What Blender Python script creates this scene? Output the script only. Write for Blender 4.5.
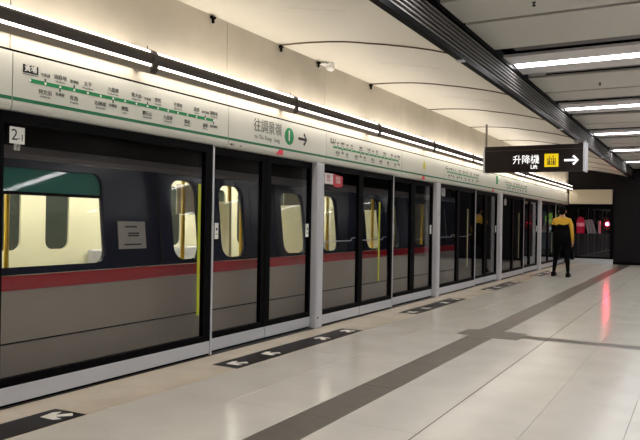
import bpy, bmesh, math, random
from mathutils import Vector, Matrix
random.seed(7)
for o in list(bpy.data.objects): bpy.data.objects.remove(o)
scene = bpy.context.scene
COL = scene.collection
# ------------------------------------------------------------------ camera
cam_d = bpy.data.cameras.new('camera'); cam = bpy.data.objects.new('camera', cam_d); COL.objects.link(cam)
cam_d.sensor_width = 36.0; cam_d.lens = 686.0/640.0*36.0; cam_d.clip_start = 0.05; cam_d.clip_end = 200
def _dir(px, py): return Vector(((px-320)/686.0, -(py-220)/686.0, -1.0))
_y = _dir(702, 227.5).normalized()
_x = -_dir(-920, 200); _x = (_x - _y*_x.dot(_y)).normalized()
_z = _x.cross(_y)
M = Matrix((_x, _y, _z))
cam.matrix_world = Matrix.Translation((0, 0, 1.25)) @ M.to_4x4()
scene.camera = cam
# ------------------------------------------------------------------ world, exposure
w = bpy.data.worlds.new('world'); scene.world = w; w.use_nodes = True
w.node_tree.nodes['Background'].inputs[0].default_value = (0.02, 0.02, 0.022, 1)
w.node_tree.nodes['Background'].inputs[1].default_value = 0.3
vs = scene.view_settings
vs.view_transform = 'Standard'; vs.look = 'None'; vs.exposure = 0.55; vs.gamma = 1.0; vs.use_curve_mapping = False
try: scene.cycles.transparent_max_bounces = 24
except Exception: pass
STRIP_E = 5.0       # wall-wash light bars
BAR_WARM = (1.0, 0.91, 0.795)
TUBE_E = 16.0         # ceiling luminaires
TUBE_COL = (0.98, 0.985, 1.0)
TRAIN_E = 25.0

# ------------------------------------------------------------------ materials
def lin(c):
    return tuple((v/255/12.92 if v/255 <= 0.04045 else ((v/255+0.055)/1.055)**2.4) for v in c)
MATS = {}
def mat(name, rgb, rough=0.5, metal=0.0, spec=0.5, noise=0.0, nscale=4.0, bump=0.0, bscale=60.0, emit=None, estr=0.0, coat=0.0):
    if name in MATS: return MATS[name]
    m = bpy.data.materials.new(name); m.use_nodes = True; nt = m.node_tree
    b = nt.nodes['Principled BSDF']; c = lin(rgb)
    b.inputs['Base Color'].default_value = (*c, 1); b.inputs['Roughness'].default_value = rough
    b.inputs['Metallic'].default_value = metal; b.inputs['Specular IOR Level'].default_value = spec
    b.inputs['Coat Weight'].default_value = coat
    if emit is not None:
        b.inputs['Emission Color'].default_value = (*emit, 1); b.inputs['Emission Strength'].default_value = estr
    tc = nt.nodes.new('ShaderNodeTexCoord')
    if noise > 0:
        n = nt.nodes.new('ShaderNodeTexNoise'); n.inputs['Scale'].default_value = nscale; n.inputs['Detail'].default_value = 6
        geo = nt.nodes.new('ShaderNodeNewGeometry')
        nt.links.new(geo.outputs['Position'], n.inputs['Vector'])
        r = nt.nodes.new('ShaderNodeValToRGB')
        r.color_ramp.elements[0].position = 0.3; r.color_ramp.elements[1].position = 0.7
        r.color_ramp.elements[0].color = (*[v*(1-noise) for v in c], 1)
        r.color_ramp.elements[1].color = (*[min(1, v*(1+noise*0.6)) for v in c], 1)
        nt.links.new(n.outputs['Fac'], r.inputs['Fac']); nt.links.new(r.outputs['Color'], b.inputs['Base Color'])
    if bump > 0:
        n2 = nt.nodes.new('ShaderNodeTexNoise'); n2.inputs['Scale'].default_value = bscale
        nt.links.new(tc.outputs['Object'], n2.inputs['Vector'])
        bp = nt.nodes.new('ShaderNodeBump'); bp.inputs['Strength'].default_value = bump; bp.inputs['Distance'].default_value = 0.01
        nt.links.new(n2.outputs['Fac'], bp.inputs['Height']); nt.links.new(bp.outputs['Normal'], b.inputs['Normal'])
    MATS[name] = m; return m
def emis(name, rgb, s):
    if name in MATS: return MATS[name]
    m = bpy.data.materials.new(name); m.use_nodes = True; nt = m.node_tree; nt.nodes.clear()
    e = nt.nodes.new('ShaderNodeEmission'); e.inputs[0].default_value = (*rgb, 1); e.inputs[1].default_value = s
    o = nt.nodes.new('ShaderNodeOutputMaterial'); nt.links.new(e.outputs[0], o.inputs[0]); MATS[name] = m; return m
def glass(name, tint, ior=1.45, rough=0.0, refl=1.0):
    if name in MATS: return MATS[name]
    m = bpy.data.materials.new(name); m.use_nodes = True; nt = m.node_tree; nt.nodes.clear()
    t = nt.nodes.new('ShaderNodeBsdfTransparent'); t.inputs[0].default_value = (*tint, 1)
    g = nt.nodes.new('ShaderNodeBsdfGlossy'); g.inputs['Roughness'].default_value = rough; g.inputs[0].default_value = (refl, refl, refl, 1)
    lw = nt.nodes.new('ShaderNodeLayerWeight'); lw.inputs[0].default_value = 0.5     # 1 - cos, same for both sides of the pane
    pw = nt.nodes.new('ShaderNodeMath'); pw.operation = 'POWER'; pw.inputs[1].default_value = 5.0; nt.links.new(lw.outputs['Facing'], pw.inputs[0])
    f0 = ((ior-1)/(ior+1))**2
    f = nt.nodes.new('ShaderNodeMath'); f.operation = 'MULTIPLY_ADD'; f.inputs[1].default_value = 1-f0; f.inputs[2].default_value = f0; nt.links.new(pw.outputs[0], f.inputs[0])
    mx = nt.nodes.new('ShaderNodeMixShader'); o = nt.nodes.new('ShaderNodeOutputMaterial')
    nt.links.new(f.outputs[0], mx.inputs[0]); nt.links.new(t.outputs[0], mx.inputs[1]); nt.links.new(g.outputs[0], mx.inputs[2])
    nt.links.new(mx.outputs[0], o.inputs[0]); MATS[name] = m; return m

m_tile = mat('terrazzo_tile', (193, 188, 179), 0.16, noise=0.06, nscale=2.5, spec=0.12)
m_tile2 = mat('terrazzo_tile_warm', (200, 187, 168), 0.22, noise=0.10, nscale=3.0, spec=0.2)
m_grout = mat('grout', (150, 143, 132), 0.8)
m_band = mat('grey_stone_band', (90, 84, 76), 0.4, spec=0.3, noise=0.12, nscale=8)
m_wall = mat('plaster_wall', (198, 190, 176), 0.75, noise=0.20, nscale=1.1, spec=0.2)
m_vault = mat('vault_panel', (226, 220, 206), 0.42, noise=0.03, nscale=0.8, spec=0.4)
m_fascia = mat('enamel_fascia', (214, 214, 205), 0.35, noise=0.03, nscale=2.0)
m_dark = mat('black_void', (12, 12, 13), 0.9, spec=0.1)
m_frame = mat('black_frame', (6, 5, 7), 0.5, spec=0.05)
m_kick = mat('brushed_kick', (196, 198, 204), 0.45, metal=0.35, bump=0.05, bscale=90)
m_pillar = mat('satin_aluminium', (200, 200, 206), 0.4, metal=0.2)
m_bar = mat('bar_housing', (74, 66, 64), 0.45)
m_barg = mat('bar_underside', (150, 140, 128), 0.5)
m_strip = emis('bar_diffuser', BAR_WARM, STRIP_E)
m_strip2 = emis('bar_hidden_strip', BAR_WARM, STRIP_E*1.05)
m_tube = emis('tube_diffuser', TUBE_COL, TUBE_E)
m_cpanel = mat('ceiling_metal_panel', (200, 197, 190), 0.5, noise=0.03, nscale=1.0)
m_tray = mat('light_tray', (222, 219, 220), 0.45)
m_beam = mat('dark_beam', (92, 88, 90), 0.5)
m_slat = mat('louvre_slat', (124, 120, 117), 0.6, spec=0.2)
m_endwall = mat('dark_end_wall', (24, 20, 23), 0.6, spec=0.15, noise=0.08, nscale=2)
m_beige = mat('beige_box', (205, 192, 168), 0.45)
m_sign = mat('sign_brown', (36, 27, 26), 0.5, spec=0.2)
m_white = mat('white_print', (236, 236, 232), 0.5)
m_whitee = mat('white_lit_print', (240, 240, 240), 0.5, emit=(1, 1, 1), estr=0.55)
m_yellow = mat('yellow_lit_print', (236, 204, 20), 0.5, emit=lin((240, 205, 10)), estr=0.35)
m_green = mat('green_print', (0, 112, 70), 0.4)
m_green2 = mat('bright_green_print', (0, 136, 76), 0.4)
m_black = mat('black_print', (22, 22, 22), 0.5)
m_grey_t = mat('grey_print', (84, 86, 84), 0.5)
m_red = mat('red_print', (190, 30, 52), 0.4)
m_lime = mat('lime_strip', (176, 184, 30), 0.5)
m_glass = glass('door_glass', (0.86, 0.86, 0.86), 1.45)
m_glassd = glass('door_glass_dark', (0.80, 0.80, 0.82), 1.5)
m_tglass = glass('train_glass', (0.94, 0.95, 0.92), 1.4)
m_navy = mat('train_navy', (20, 28, 50), 0.18, spec=0.3)
m_tblack = mat('train_black', (26, 26, 30), 0.22)
m_tred = mat('train_red', (176, 24, 44), 0.35, spec=0.25)
m_tgrey = mat('train_grey', (176, 164, 152), 0.35, noise=0.06, nscale=1.2, metal=0.2)
m_cant = mat('train_cant_grey', (112, 106, 106), 0.4)
m_cream = mat('train_cream', (240, 236, 208), 0.5)
m_tyellow = mat('train_yellow_pole', (228, 186, 40), 0.4)
m_teal = mat('teal_tint_pane', (64, 138, 126), 0.03)
m_tlight = emis('train_tube', (1.0, 0.97, 0.88), TRAIN_E)
m_tdark = mat('train_dark_glass', (64, 70, 66), 0.15)
m_skin = mat('skin', (196, 150, 122), 0.55)
m_cloth = mat('black_cloth', (11, 10, 11), 0.9, bump=0.2, bscale=120, spec=0.08)
m_hiv = mat('yellow_cloth', (214, 166, 48), 0.8, bump=0.2, bscale=120)
m_hair = mat('hair', (9, 8, 8), 0.7, spec=0.1)
m_mark = mat('floor_film_black', (26, 22, 22), 0.4, spec=0.2)
m_markw = mat('floor_film_white', (226, 222, 212), 0.45)
m_plaque = mat('silver_plaque', (176, 170, 162), 0.35, metal=0.4)

# ------------------------------------------------------------------ helpers
class Root:
    """an Empty at a thing's base that parents its parts; parts are given in world coordinates"""
    def __init__(s, name, label, cat, loc=(0, 0, 0), group=None, kind=None):
        s.o = bpy.data.objects.new(name, None); COL.objects.link(s.o); s.o.location = loc
        s.o.empty_display_size = 0.1
        s.org = Vector(loc)
        if label: s.o['label'] = label
        if cat: s.o['category'] = cat
        if group: s.o['group'] = group
        if kind: s.o['kind'] = kind
class Part:
    def __init__(s, o, org): s.o = o; s.org = org
def tag(p, label=None, cat=None, group=None, kind=None):
    o = p.o if hasattr(p, 'o') else p
    if label: o['label'] = label
    if cat: o['category'] = cat
    if group: o['group'] = group
    if kind: o['kind'] = kind
    return p
class MB:
    def __init__(s): s.v = []; s.f = []; s.mi = []
    def add(s, vs, fs, mi=0):
        n = len(s.v); s.v += [tuple(v) for v in vs]; s.f += [tuple(i+n for i in f) for f in fs]; s.mi += [mi]*len(fs); return s
    def box(s, x0, x1, y0, y1, z0, z1, mi=0):
        return s.add([(x0,y0,z0),(x1,y0,z0),(x1,y1,z0),(x0,y1,z0),(x0,y0,z1),(x1,y0,z1),(x1,y1,z1),(x0,y1,z1)],
                     [(0,3,2,1),(4,5,6,7),(0,1,5,4),(1,2,6,5),(2,3,7,6),(3,0,4,7)], mi)
    def prism_y(s, poly, y0, y1, mi=0):          # poly of (x, z)
        n = len(poly)
        vs = [(x, y0, z) for x, z in poly]+[(x, y1, z) for x, z in poly]
        fs = [tuple(range(n)), tuple(range(2*n-1, n-1, -1))]+[(i, i+n, (i+1) % n+n, (i+1) % n) for i in range(n)]
        return s.add(vs, fs, mi)
    def prism_z(s, poly, z0, z1, mi=0):          # poly of (x, y)
        n = len(poly)
        vs = [(x, y, z0) for x, y in poly]+[(x, y, z1) for x, y in poly]
        fs = [tuple(range(n)), tuple(range(2*n-1, n-1, -1))]+[(i, (i+1) % n, (i+1) % n+n, i+n) for i in range(n)]
        return s.add(vs, fs, mi)
    def prism_x(s, poly, x0, x1, mi=0):          # poly of (y, z)
        n = len(poly)
        vs = [(x0, y, z) for y, z in poly]+[(x1, y, z) for y, z in poly]
        fs = [tuple(range(n)), tuple(range(2*n-1, n-1, -1))]+[(i, (i+1) % n, (i+1) % n+n, i+n) for i in range(n)]
        return s.add(vs, fs, mi)
    def tube(s, pts, r, n=10, mi=0):
        pts = [Vector(p) for p in pts]; rings = []
        for i, p in enumerate(pts):
            d = (pts[min(i+1, len(pts)-1)]-pts[max(i-1, 0)]).normalized()
            u = d.orthogonal().normalized(); v = d.cross(u)
            if i and abs(u.dot(pu)) < 0.999:
                u = (pu-d*pu.dot(d)).normalized(); v = d.cross(u)
            pu = u
            rr = r[i] if isinstance(r, (list, tuple)) else r
            rings.append([p+u*math.cos(2*math.pi*k/n)*rr+v*math.sin(2*math.pi*k/n)*rr for k in range(n)])
        vs = [q for R in rings for q in R]; fs = []
        for i in range(len(rings)-1):
            for k in range(n):
                fs.append((i*n+k, i*n+(k+1) % n, (i+1)*n+(k+1) % n, (i+1)*n+k))
        fs.append(tuple(range(n))[::-1]); fs.append(tuple(range((len(rings)-1)*n, len(rings)*n)))
        return s.add(vs, fs, mi)
    def ball(s, c, rx, ry, rz, n=12, m=8, mi=0):
        vs = [(c[0], c[1], c[2]+rz)]; fs = []
        for j in range(1, m):
            a = math.pi*j/m
            for k in range(n):
                b = 2*math.pi*k/n; vs.append((c[0]+rx*math.sin(a)*math.cos(b), c[1]+ry*math.sin(a)*math.sin(b), c[2]+rz*math.cos(a)))
        vs.append((c[0], c[1], c[2]-rz)); L = len(vs)-1
        for k in range(n):
            fs.append((0, 1+k, 1+(k+1) % n)); fs.append((L, L-n+(k+1) % n, L-n+k))
        for j in range(m-2):
            for k in range(n):
                fs.append((1+j*n+k, 1+(j+1)*n+k, 1+(j+1)*n+(k+1) % n, 1+j*n+(k+1) % n))
        return s.add(vs, fs, mi)
    def build(s, name, m, parent=None, bevel=0.0, smooth=False, loc=None, seg=1):
        org = parent.org if parent else (Vector(loc) if loc is not None else Vector((0, 0, 0)))
        me = bpy.data.meshes.new(name)
        me.from_pydata([tuple(Vector(v)-org) for v in s.v], [], s.f)
        mats = m if isinstance(m, (list, tuple)) else [m]
        for q in mats: me.materials.append(q)
        me.polygons.foreach_set('material_index', s.mi)
        bm = bmesh.new(); bm.from_mesh(me); bmesh.ops.recalc_face_normals(bm, faces=bm.faces)
        if bevel > 0:
            bmesh.ops.bevel(bm, geom=[e for e in bm.edges], offset=bevel, segments=seg, affect='EDGES', clamp_overlap=True)
        bm.to_mesh(me); bm.free()
        if smooth:
            for p in me.polygons: p.use_smooth = True
        o = bpy.data.objects.new(name, me); COL.objects.link(o)
        if parent: o.parent = parent.o
        else: o.location = org
        return Part(o, org)
def single(name, mb, m, label, cat, loc, group=None, bevel=0.0, smooth=False, kind=None):
    return tag(mb.build(name, m, None, bevel, smooth, loc), label, cat, group, kind)
OR_DOOR = Matrix(((0, 0, 1), (1, 0, 0), (0, 1, 0)))      # text x = +Y, up = +Z, faces +X
OR_FRONT = Matrix(((1, 0, 0), (0, 0, -1), (0, 1, 0)))    # text x = +X, up = +Z, faces -Y
def curve_mesh(cd):
    ob = bpy.data.objects.new('tmp', cd); COL.objects.link(ob)
    dg = bpy.context.evaluated_depsgraph_get(); dg.update()
    me = bpy.data.meshes.new_from_object(ob.evaluated_get(dg))
    bpy.data.objects.remove(ob); return me
def text(name, s, size, at, orient, m, parent, align='CENTER', xs=1.0, bold=0.0, ext=0.0006, shear=0.0):
    cd = bpy.data.curves.new('t', 'FONT'); cd.body = s; cd.size = size; cd.align_x = align; cd.align_y = 'CENTER'
    cd.extrude = ext; cd.offset = bold; cd.resolution_u = 2; cd.shear = shear
    me = curve_mesh(cd); bpy.data.curves.remove(cd)
    org = parent.org; A = Vector(at)
    for v in me.vertices:
        c = Vector((v.co.x*xs, v.co.y, v.co.z)); v.co = A+orient @ c-org
    me.materials.clear(); me.materials.append(m); me.name = name
    o = bpy.data.objects.new(name, me); COL.objects.link(o); o.parent = parent.o
    return Part(o, org)
def rrect(u0, u1, v0, v1, r, n=5):
    pts = []
    for (cx, cy, a0) in ((u1-r, v0+r, -90), (u1-r, v1-r, 0), (u0+r, v1-r, 90), (u0+r, v0+r, 180)):
        for k in range(n+1):
            a = math.radians(a0+90*k/n); pts.append((cx+r*math.cos(a), cy+r*math.sin(a)))
    return pts
def plate(name, outer, holes, thick, xf, m, parent):
    """flat sheet with round-cornered openings; xf maps (u, v, t) to a world point"""
    cd = bpy.data.curves.new('p', 'CURVE'); cd.dimensions = '2D'; cd.fill_mode = 'BOTH'; cd.extrude = thick/2
    for poly in [outer]+holes:
        sp = cd.splines.new('POLY'); sp.points.add(len(poly)-1); sp.use_cyclic_u = True
        for p, q in zip(sp.points, poly): p.co = (q[0], q[1], 0, 1)
    me = curve_mesh(cd); bpy.data.curves.remove(cd)
    for v in me.vertices: v.co = Vector(xf(v.co.x, v.co.y, v.co.z))-parent.org
    bm = bmesh.new(); bm.from_mesh(me); bmesh.ops.remove_doubles(bm, verts=bm.verts, dist=1e-5); bmesh.ops.recalc_face_normals(bm, faces=bm.faces); bm.to_mesh(me); bm.free()
    me.materials.clear(); me.materials.append(m); me.name = name
    o = bpy.data.objects.new(name, me); COL.objects.link(o); o.parent = parent.o
    return Part(o, parent.org)
def arrow_poly(cx, cy, L, H, t, hd):
    """right-pointing chevron arrow outline in (u, v): shaft plus open head"""
    return [(cx-L/2, cy-t/2), (cx+L/2-t*1.3, cy-t/2), (cx+L/2-hd-t*0.2, cy-H/2+t*0.35), (cx+L/2-hd+t*0.55, cy-H/2-t*0.35),
            (cx+L/2, cy), (cx+L/2-hd+t*0.55, cy+H/2+t*0.35), (cx+L/2-hd-t*0.2, cy+H/2-t*0.35), (cx+L/2-t*1.3, cy+t/2), (cx-L/2, cy+t/2)]

# ------------------------------------------------------------------ layout numbers
DX = -3.93                 # front plane of the fixed screens
YEND = 24.2
YB = -3.0                  # behind the camera
PIL = [-1.42, 2.72, 7.02, 11.15, 15.32, 19.62, 23.9]
ZF, ZT = 1.93, 2.32        # fascia
ORD = ['nearest', 'second', 'third', 'fourth', 'fifth', 'sixth', 'seventh', 'eighth', 'ninth', 'tenth', 'eleventh', 'twelfth', 'thirteenth']

# ------------------------------------------------------------------ floor
fl = Root('floor', 'pale polished stone platform floor with grey bands', None, (0, 0, 0), kind='structure')
MB().box(-4.02, 1.22, YB, YEND+0.3, -0.30, -0.005).build('grout_bed', m_grout, fl)
MB().box(1.22, 4.5, YB, YEND+0.3, -0.30, 0.0).build('paving', m_tile, fl)
tile_cache = {}
def tile(x0, x1, y0, y1, m, name='tile'):
    g = 0.0009
    key = (round(x1-x0, 3), round(y1-y0, 3), m.name)
    if key not in tile_cache:
        hx, hy = (x1-x0)/2-g, (y1-y0)/2-g; b = 0.0015
        me = bpy.data.meshes.new(name)
        vs = [(-hx, -hy, -.02), (hx, -hy, -.02), (hx, hy, -.02), (-hx, hy, -.02), (-hx, -hy, -b), (hx, -hy, -b), (hx, hy, -b), (-hx, hy, -b), (-hx+b, -hy+b, 0), (hx-b, -hy+b, 0), (hx-b, hy-b, 0), (-hx+b, hy-b, 0)]
        fs = [(0, 1, 5, 4), (1, 2, 6, 5), (2, 3, 7, 6), (3, 0, 4, 7), (4, 5, 9, 8), (5, 6, 10, 9), (6, 7, 11, 10), (7, 4, 8, 11), (8, 9, 10, 11)]
        me.from_pydata(vs, [], fs); me.materials.append(m); tile_cache[key] = me
    o = bpy.data.objects.new(name, tile_cache[key]); COL.objects.link(o); o.parent = fl.o
    o.location = ((x0+x1)/2, (y0+y1)/2, random.uniform(-0.0004, 0.0004))
rows = [3.84-0.9525*k for k in range(7, 0, -1)]+[3.84, 4.7925, 5.745, 6.6975, 7.65]
rows2 = [7.88]+[7.88+0.9525*k for k in range(1, 18)]+[YEND+0.3]
def rowpairs():
    for a, b in zip(rows, rows[1:]): yield a, b
    for a, b in zip(rows2, rows2[1:]): yield a, b
lx = [-3.93, -3.377, -2.823, -2.27]
rx = [-1.99+0.535*k for k in range(7)]
for a, b in rowpairs():
    for i in range(3): tile(lx[i], lx[i+1], a, b, m_tile2 if i == 0 else m_tile)
    for i in range(6):
        if b > 2.0 or i < 6: tile(rx[i], rx[i+1], a, b, m_tile)
    tile(-2.27, -1.99, a, b, m_band, 'band_slab')
MB().box(-1.459, -1.451, YB, YEND, -0.003, 0.0006).build('expansion_joint', mat('joint_dark', (70, 62, 54), 0.7), fl)
# cross band with its wider crossing pad, and the tiles left of it
for i in range(3): tile(lx[i], lx[i+1], 7.65, 7.88, m_tile2 if i == 0 else m_tile)
tile(-2.27, -1.99, 7.65, 7.88, m_band, 'band_slab')
for i in range(6): tile(rx[i], rx[i+1], 7.65, 7.88, m_band, 'band_slab')
MB().prism_z([(-2.41, 7.56), (-2.27, 7.56), (-2.27, 7.42), (-1.99, 7.42), (-1.99, 7.50), (-1.72, 7.50), (-1.72, 8.02), (-1.99, 8.02), (-1.99, 8.1), (-2.27, 8.1), (-2.27, 8.0), (-2.41, 8.0)], -0.004, 0.0016).build('crossing_pad', m_band, fl)

# ------------------------------------------------------------------ left wall above the doors
SEAM = [-1.3, 0.98, 2.905, 5.225, 7.15, 9.5, 11.4, 13.6, 15.55, 17.9, 19.75, 22.2, YEND]
wl = Root('wall_left', 'beige plastered wall above the platform doors', None, (0, 0, 0), kind='structure')
MB().box(-4.16, -3.975, YB, YEND, 2.33, 3.25).build('wall_core', m_dark, wl)
MB().box(-3.974, -3.938, YB, YEND, 2.3175, 2.336).build('gap_shadow', m_frame, wl)  # black strip standing for the shadow in the gap above the fascia
prev = YB
for sY in SEAM:
    MB().box(-3.975, -3.945, prev+0.004, sY-0.004, 2.337, 3.135).build('wall_panel', m_wall, wl, 0.002)
    prev = sY

# ------------------------------------------------------------------ fascia panels with route maps
ST = ['黃埔', '何文田', '油麻地', '旺角', '太子', '石硤尾', '九龍塘', '樂富', '黃大仙', '鑽石山', '彩虹', '九龍灣', '牛頭角', '觀塘', '藍田', '油塘', '調景嶺']
EN = ['Whampoa', 'Ho Man Tin', 'Yau Ma Tei', 'Mong Kok', 'Prince Edward', 'Shek Kip Mei', 'Kowloon Tong', 'Lok Fu', 'Wong Tai Sin', 'Diamond Hill', 'Choi Hung', 'Kowloon Bay', 'Ngau Tau Kok', 'Kwun Tong', 'Lam Tin', 'Yau Tong', 'Tiu Keng Leng']
INTER = {1: '屯馬綫', 3: '荃灣綫', 2: '荃灣綫', 6: '東鐵綫', 9: '屯馬綫', 15: '將軍澳綫', 16: '將軍澳綫'}
UP = {2, 4, 6, 8, 10, 12, 14, 16}
XF = -3.915
def route_map(root, y0, y1, scale, mline):
    xt = XF+0.0015
    zl = 2.152
    n = len(ST); ys = [y0+(y1-y0)*i/(n-1) for i in range(n)]
    MB().box(XF-0.001, xt, y0, y1, zl-0.013*scale, zl+0.013*scale).build('route_line', mline, root)
    for i, yy in enumerate(ys):
        MB().prism_x([(yy+0.0095*scale*math.cos(a), zl+0.0095*scale*math.sin(a)) for a in [k*math.pi/5 for k in range(10)]], XF-0.001, xt+0.001).build('station_dot', m_white, root)
        if i == 0:
            MB().box(XF-0.001, xt, yy-0.055, yy+0.065, zl+0.045, zl+0.10).build('station_box', m_black, root)
            text('lettering', ST[0], 0.048, (xt+0.001, yy+0.005, zl+0.074), OR_DOOR, m_white, root, bold=0.0006)
            MB().box(XF-0.001, xt, yy-0.055, yy+0.065, zl+0.034, zl+0.038).build('text_rule', m_grey_t, root)
            continue
        s = 1 if i in UP else -1
        text('lettering', ST[i], 0.037*scale, (xt, yy, zl+s*0.062), OR_DOOR, m_grey_t, root, bold=0.0003)
        text('lettering', EN[i], 0.017*scale, (xt, yy, zl+s*0.062-0.030), OR_DOOR, m_grey_t, root)
        if i in INTER:
            MB().box(XF-0.001, xt, yy-0.006, yy+0.006, zl-s*0.034, zl-s*0.012).build('transfer_tick', m_grey_t, root)
            text('lettering', INTER[i], 0.026*scale, (xt, yy, zl-s*0.055), OR_DOOR, m_grey_t, root)
prof = [(-3.975, ZT-0.004), (XF, ZT-0.004)]+[(XF-0.05+0.05*math.cos(a), 1.98-0.05*math.sin(a)) for a in [math.radians(15*k) for k in range(7)]]+[(-4.0, 1.93), (-4.0, 1.98), (-3.985, 1.99)]
prev = YB; nmap = 0
fas_lab = {3: 'long white fascia panel with the clear green route map, nearest the camera', 4: 'white fascia panel with green number one disc and black arrow', 5: 'white fascia panel with a faded route map above the red warning notice', 6: 'white fascia panel carrying a small yellow marker',
           7: 'white fascia panel left of the hanging lift sign with a small route map', 8: 'white fascia panel with a small green and white exit plate, behind the lift sign'}
for i, sY in enumerate(SEAM):
    y0, y1 = prev+0.004, sY-0.004
    if y1 < 2.7:
        prev = sY
        if y1 < 0.6: continue
    lab = fas_lab.get(i, 'plain white fascia panel, %s along the wall from the camera' % ORD[i])
    r = Root('fascia_panel', lab, 'fascia panel', (XF, (y0+y1)/2, ZF), 'fascia panels over the platform doors')
    MB().prism_y(prof, y0, y1).build('panel', m_fascia, r)
    MB().box(XF-0.001, XF+0.0008, y0, y1, 2.001, 2.025).build('green_stripe', m_green, r)
    if i == 3:
        route_map(r, 3.035, 5.0, 1.0, m_green2)
    elif i == 4:
        xt = XF+0.0015
        text('lettering', '往調景嶺', 0.142, (xt, 5.90, 2.195), OR_DOOR, m_grey_t, r, xs=0.92)
        
        for wd, yy in (('to', 5.685), ('Tiu', 5.775), ('Keng', 5.905), ('Leng', 6.065)): text('lettering', wd, 0.058, (xt, yy, 2.088), OR_DOOR, m_grey_t, r, xs=1.02)
        MB().prism_x([(6.315+0.092*math.cos(a), 2.16+0.092*math.sin(a)) for a in [k*math.pi/16 for k in range(32)]], XF-0.001, xt).build('number_disc', m_green2, r)
        text('lettering', '1', 0.16, (xt+0.001, 6.31, 2.16), OR_DOOR, m_white, r, bold=0.002)
        MB().prism_x(arrow_poly(6.60, 2.16, 0.19, 0.125, 0.03, 0.075), XF-0.001, xt).build('arrow', m_black, r)
        for yy in (5.29, 5.43): text('lettering', '3-1' if yy > 5.4 else '車門', 0.03, (XF-0.0015, yy, 1.964), OR_DOOR, m_black, r, bold=0.001)
    elif i in (5, 7, 9):
        route_map(r, y0+0.16, y0+0.16+(y1-y0-0.28), 0.9, m_green2)
    elif i == 6:
        MB().prism_x([(10.40, 2.11), (10.47, 2.11), (10.47, 2.18), (10.45, 2.235), (10.42, 2.235), (10.40, 2.18)], XF-0.001, XF+0.006).build('yellow_marker', mat('marker_yellow', (206, 200, 20), 0.5), r)
    elif i == 8:
        MB().box(XF-0.001, XF+0.006, 14.85, 15.0, 2.12, 2.30).build('green_plate', m_green2, r)
        MB().box(XF-0.001, XF+0.006, 15.0, 15.13, 2.12, 2.30).build('white_plate', m_white, r)
        text('lettering', '→', 0.12, (XF+0.007, 15.065, 2.21), OR_DOOR, m_green2, r)
    if i in (4, 6, 8):   # door indicator lens under the rolled edge
        yc = {4: 6.13, 6: 10.4, 8: 14.6}[i]
        MB().prism_x([(yc-0.06, 1.945), (yc+0.06, 1.945), (yc+0.06, 2.0), (yc-0.01, 2.0)], XF-0.04, XF+0.004).build('indicator_lens', mat('lens_red', (200, 40, 66), 0.3, emit=lin((200, 30, 60)), estr=0.15), r)
    prev = sY

# ------------------------------------------------------------------ light bars along the fascia
BRK = [4.04+2.14*k for k in range(-2, 10)]
names_bar = 0
for k in range(len(BRK)-1):
    a, b = BRK[k]+0.034, BRK[k+1]-0.034
    if k == len(BRK)-2: b = YEND-0.35
    lab = '%s dark tubular wall light bar with two glowing strips, counted from the camera' % ORD[k]
    r = Root('light_bar', lab, 'light bar', (-3.80, (a+b)/2, 2.36), 'light bars on the left wall')
    MB().prism_y([(-3.778, 2.3820), (-3.765, 2.3780), (-3.757, 2.4280), (-3.942, 2.4400), (-3.942, 2.4320), (-3.778, 2.4240)], a, b).build('lip', m_barg, r)
    MB().prism_y([(-3.93, 2.4295), (-3.79, 2.4230), (-3.79, 2.4215), (-3.93, 2.4275)], a+0.001, b-0.001).build('hidden_down_strip', m_strip2, r)  # unseen glowing strip behind the lip, added to light wall and floor below
    MB().prism_y([(-3.90, 2.4470), (-3.752, 2.4480), (-3.735, 2.4800), (-3.738, 2.5150), (-3.752, 2.5340), (-3.90, 2.5340)], a, b).build('housing', m_bar, r)
    MB().prism_y([(-3.90, 2.5345), (-3.765, 2.5345), (-3.765, 2.5500), (-3.785, 2.5600), (-3.90, 2.5600)], a+0.001, b-0.001).build('upper_diffuser', m_strip, r)
    MB().prism_y([(-3.80, 2.4325), (-3.760, 2.4285), (-3.752, 2.4475), (-3.80, 2.4465)], a+0.001, b-0.001).build('lower_diffuser', m_strip, r)
    MB().prism_y([(-3.942, 2.4200), (-3.77, 2.3780), (-3.745, 2.4000), (-3.727, 2.4800), (-3.730, 2.5200), (-3.75, 2.5500), (-3.79, 2.5700), (-3.942, 2.5700)], BRK[k]-0.03, BRK[k]+0.03).build('bracket', m_bar, r, 0.004)
    MB().tube([(-3.83, BRK[k], 2.5650), (-3.83, BRK[k], 2.6050)], 0.004, 6).build('wire_stub', m_bar, r)

# ------------------------------------------------------------------ glass screens and doors
def leaf(name, label, cat, y0, y1, xf, group, stile=(0.05, 0.05), kick=True, kname='kick_plate', gm=None, topz=1.86):
    r = Root(name, label, cat, (xf-0.02, (y0+y1)/2, 0.0), group)
    t = 0.045
    f = MB()
    f.box(xf-t, xf, y0, y0+stile[0], 0.135, ZF-0.002); f.box(xf-t, xf, y1-stile[1], y1, 0.135, ZF-0.002)
    f.box(xf-t, xf, y0+stile[0], y1-stile[1], 0.135, 0.19); f.box(xf-t, xf, y0+stile[0], y1-stile[1], topz, ZF-0.002)
    f.box(xf-t, xf-0.012, y0, y1, 0.006, 0.022)
    f.build('frame', m_frame, r)
    MB().box(xf-t+0.012, xf-t+0.024, y0+stile[0], y1-stile[1], 0.19, topz).build('pane', gm or m_glass, r)
    MB().box(xf-t, xf+0.004, y0+0.004, y1-0.004, 0.022, 0.135).build('kick_plate', m_kick, r, 0.003)
    return r
nice = {0: 'behind the camera', 1: 'nearest', 2: 'second', 3: 'third', 4: 'fourth', 5: 'last'}
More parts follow.
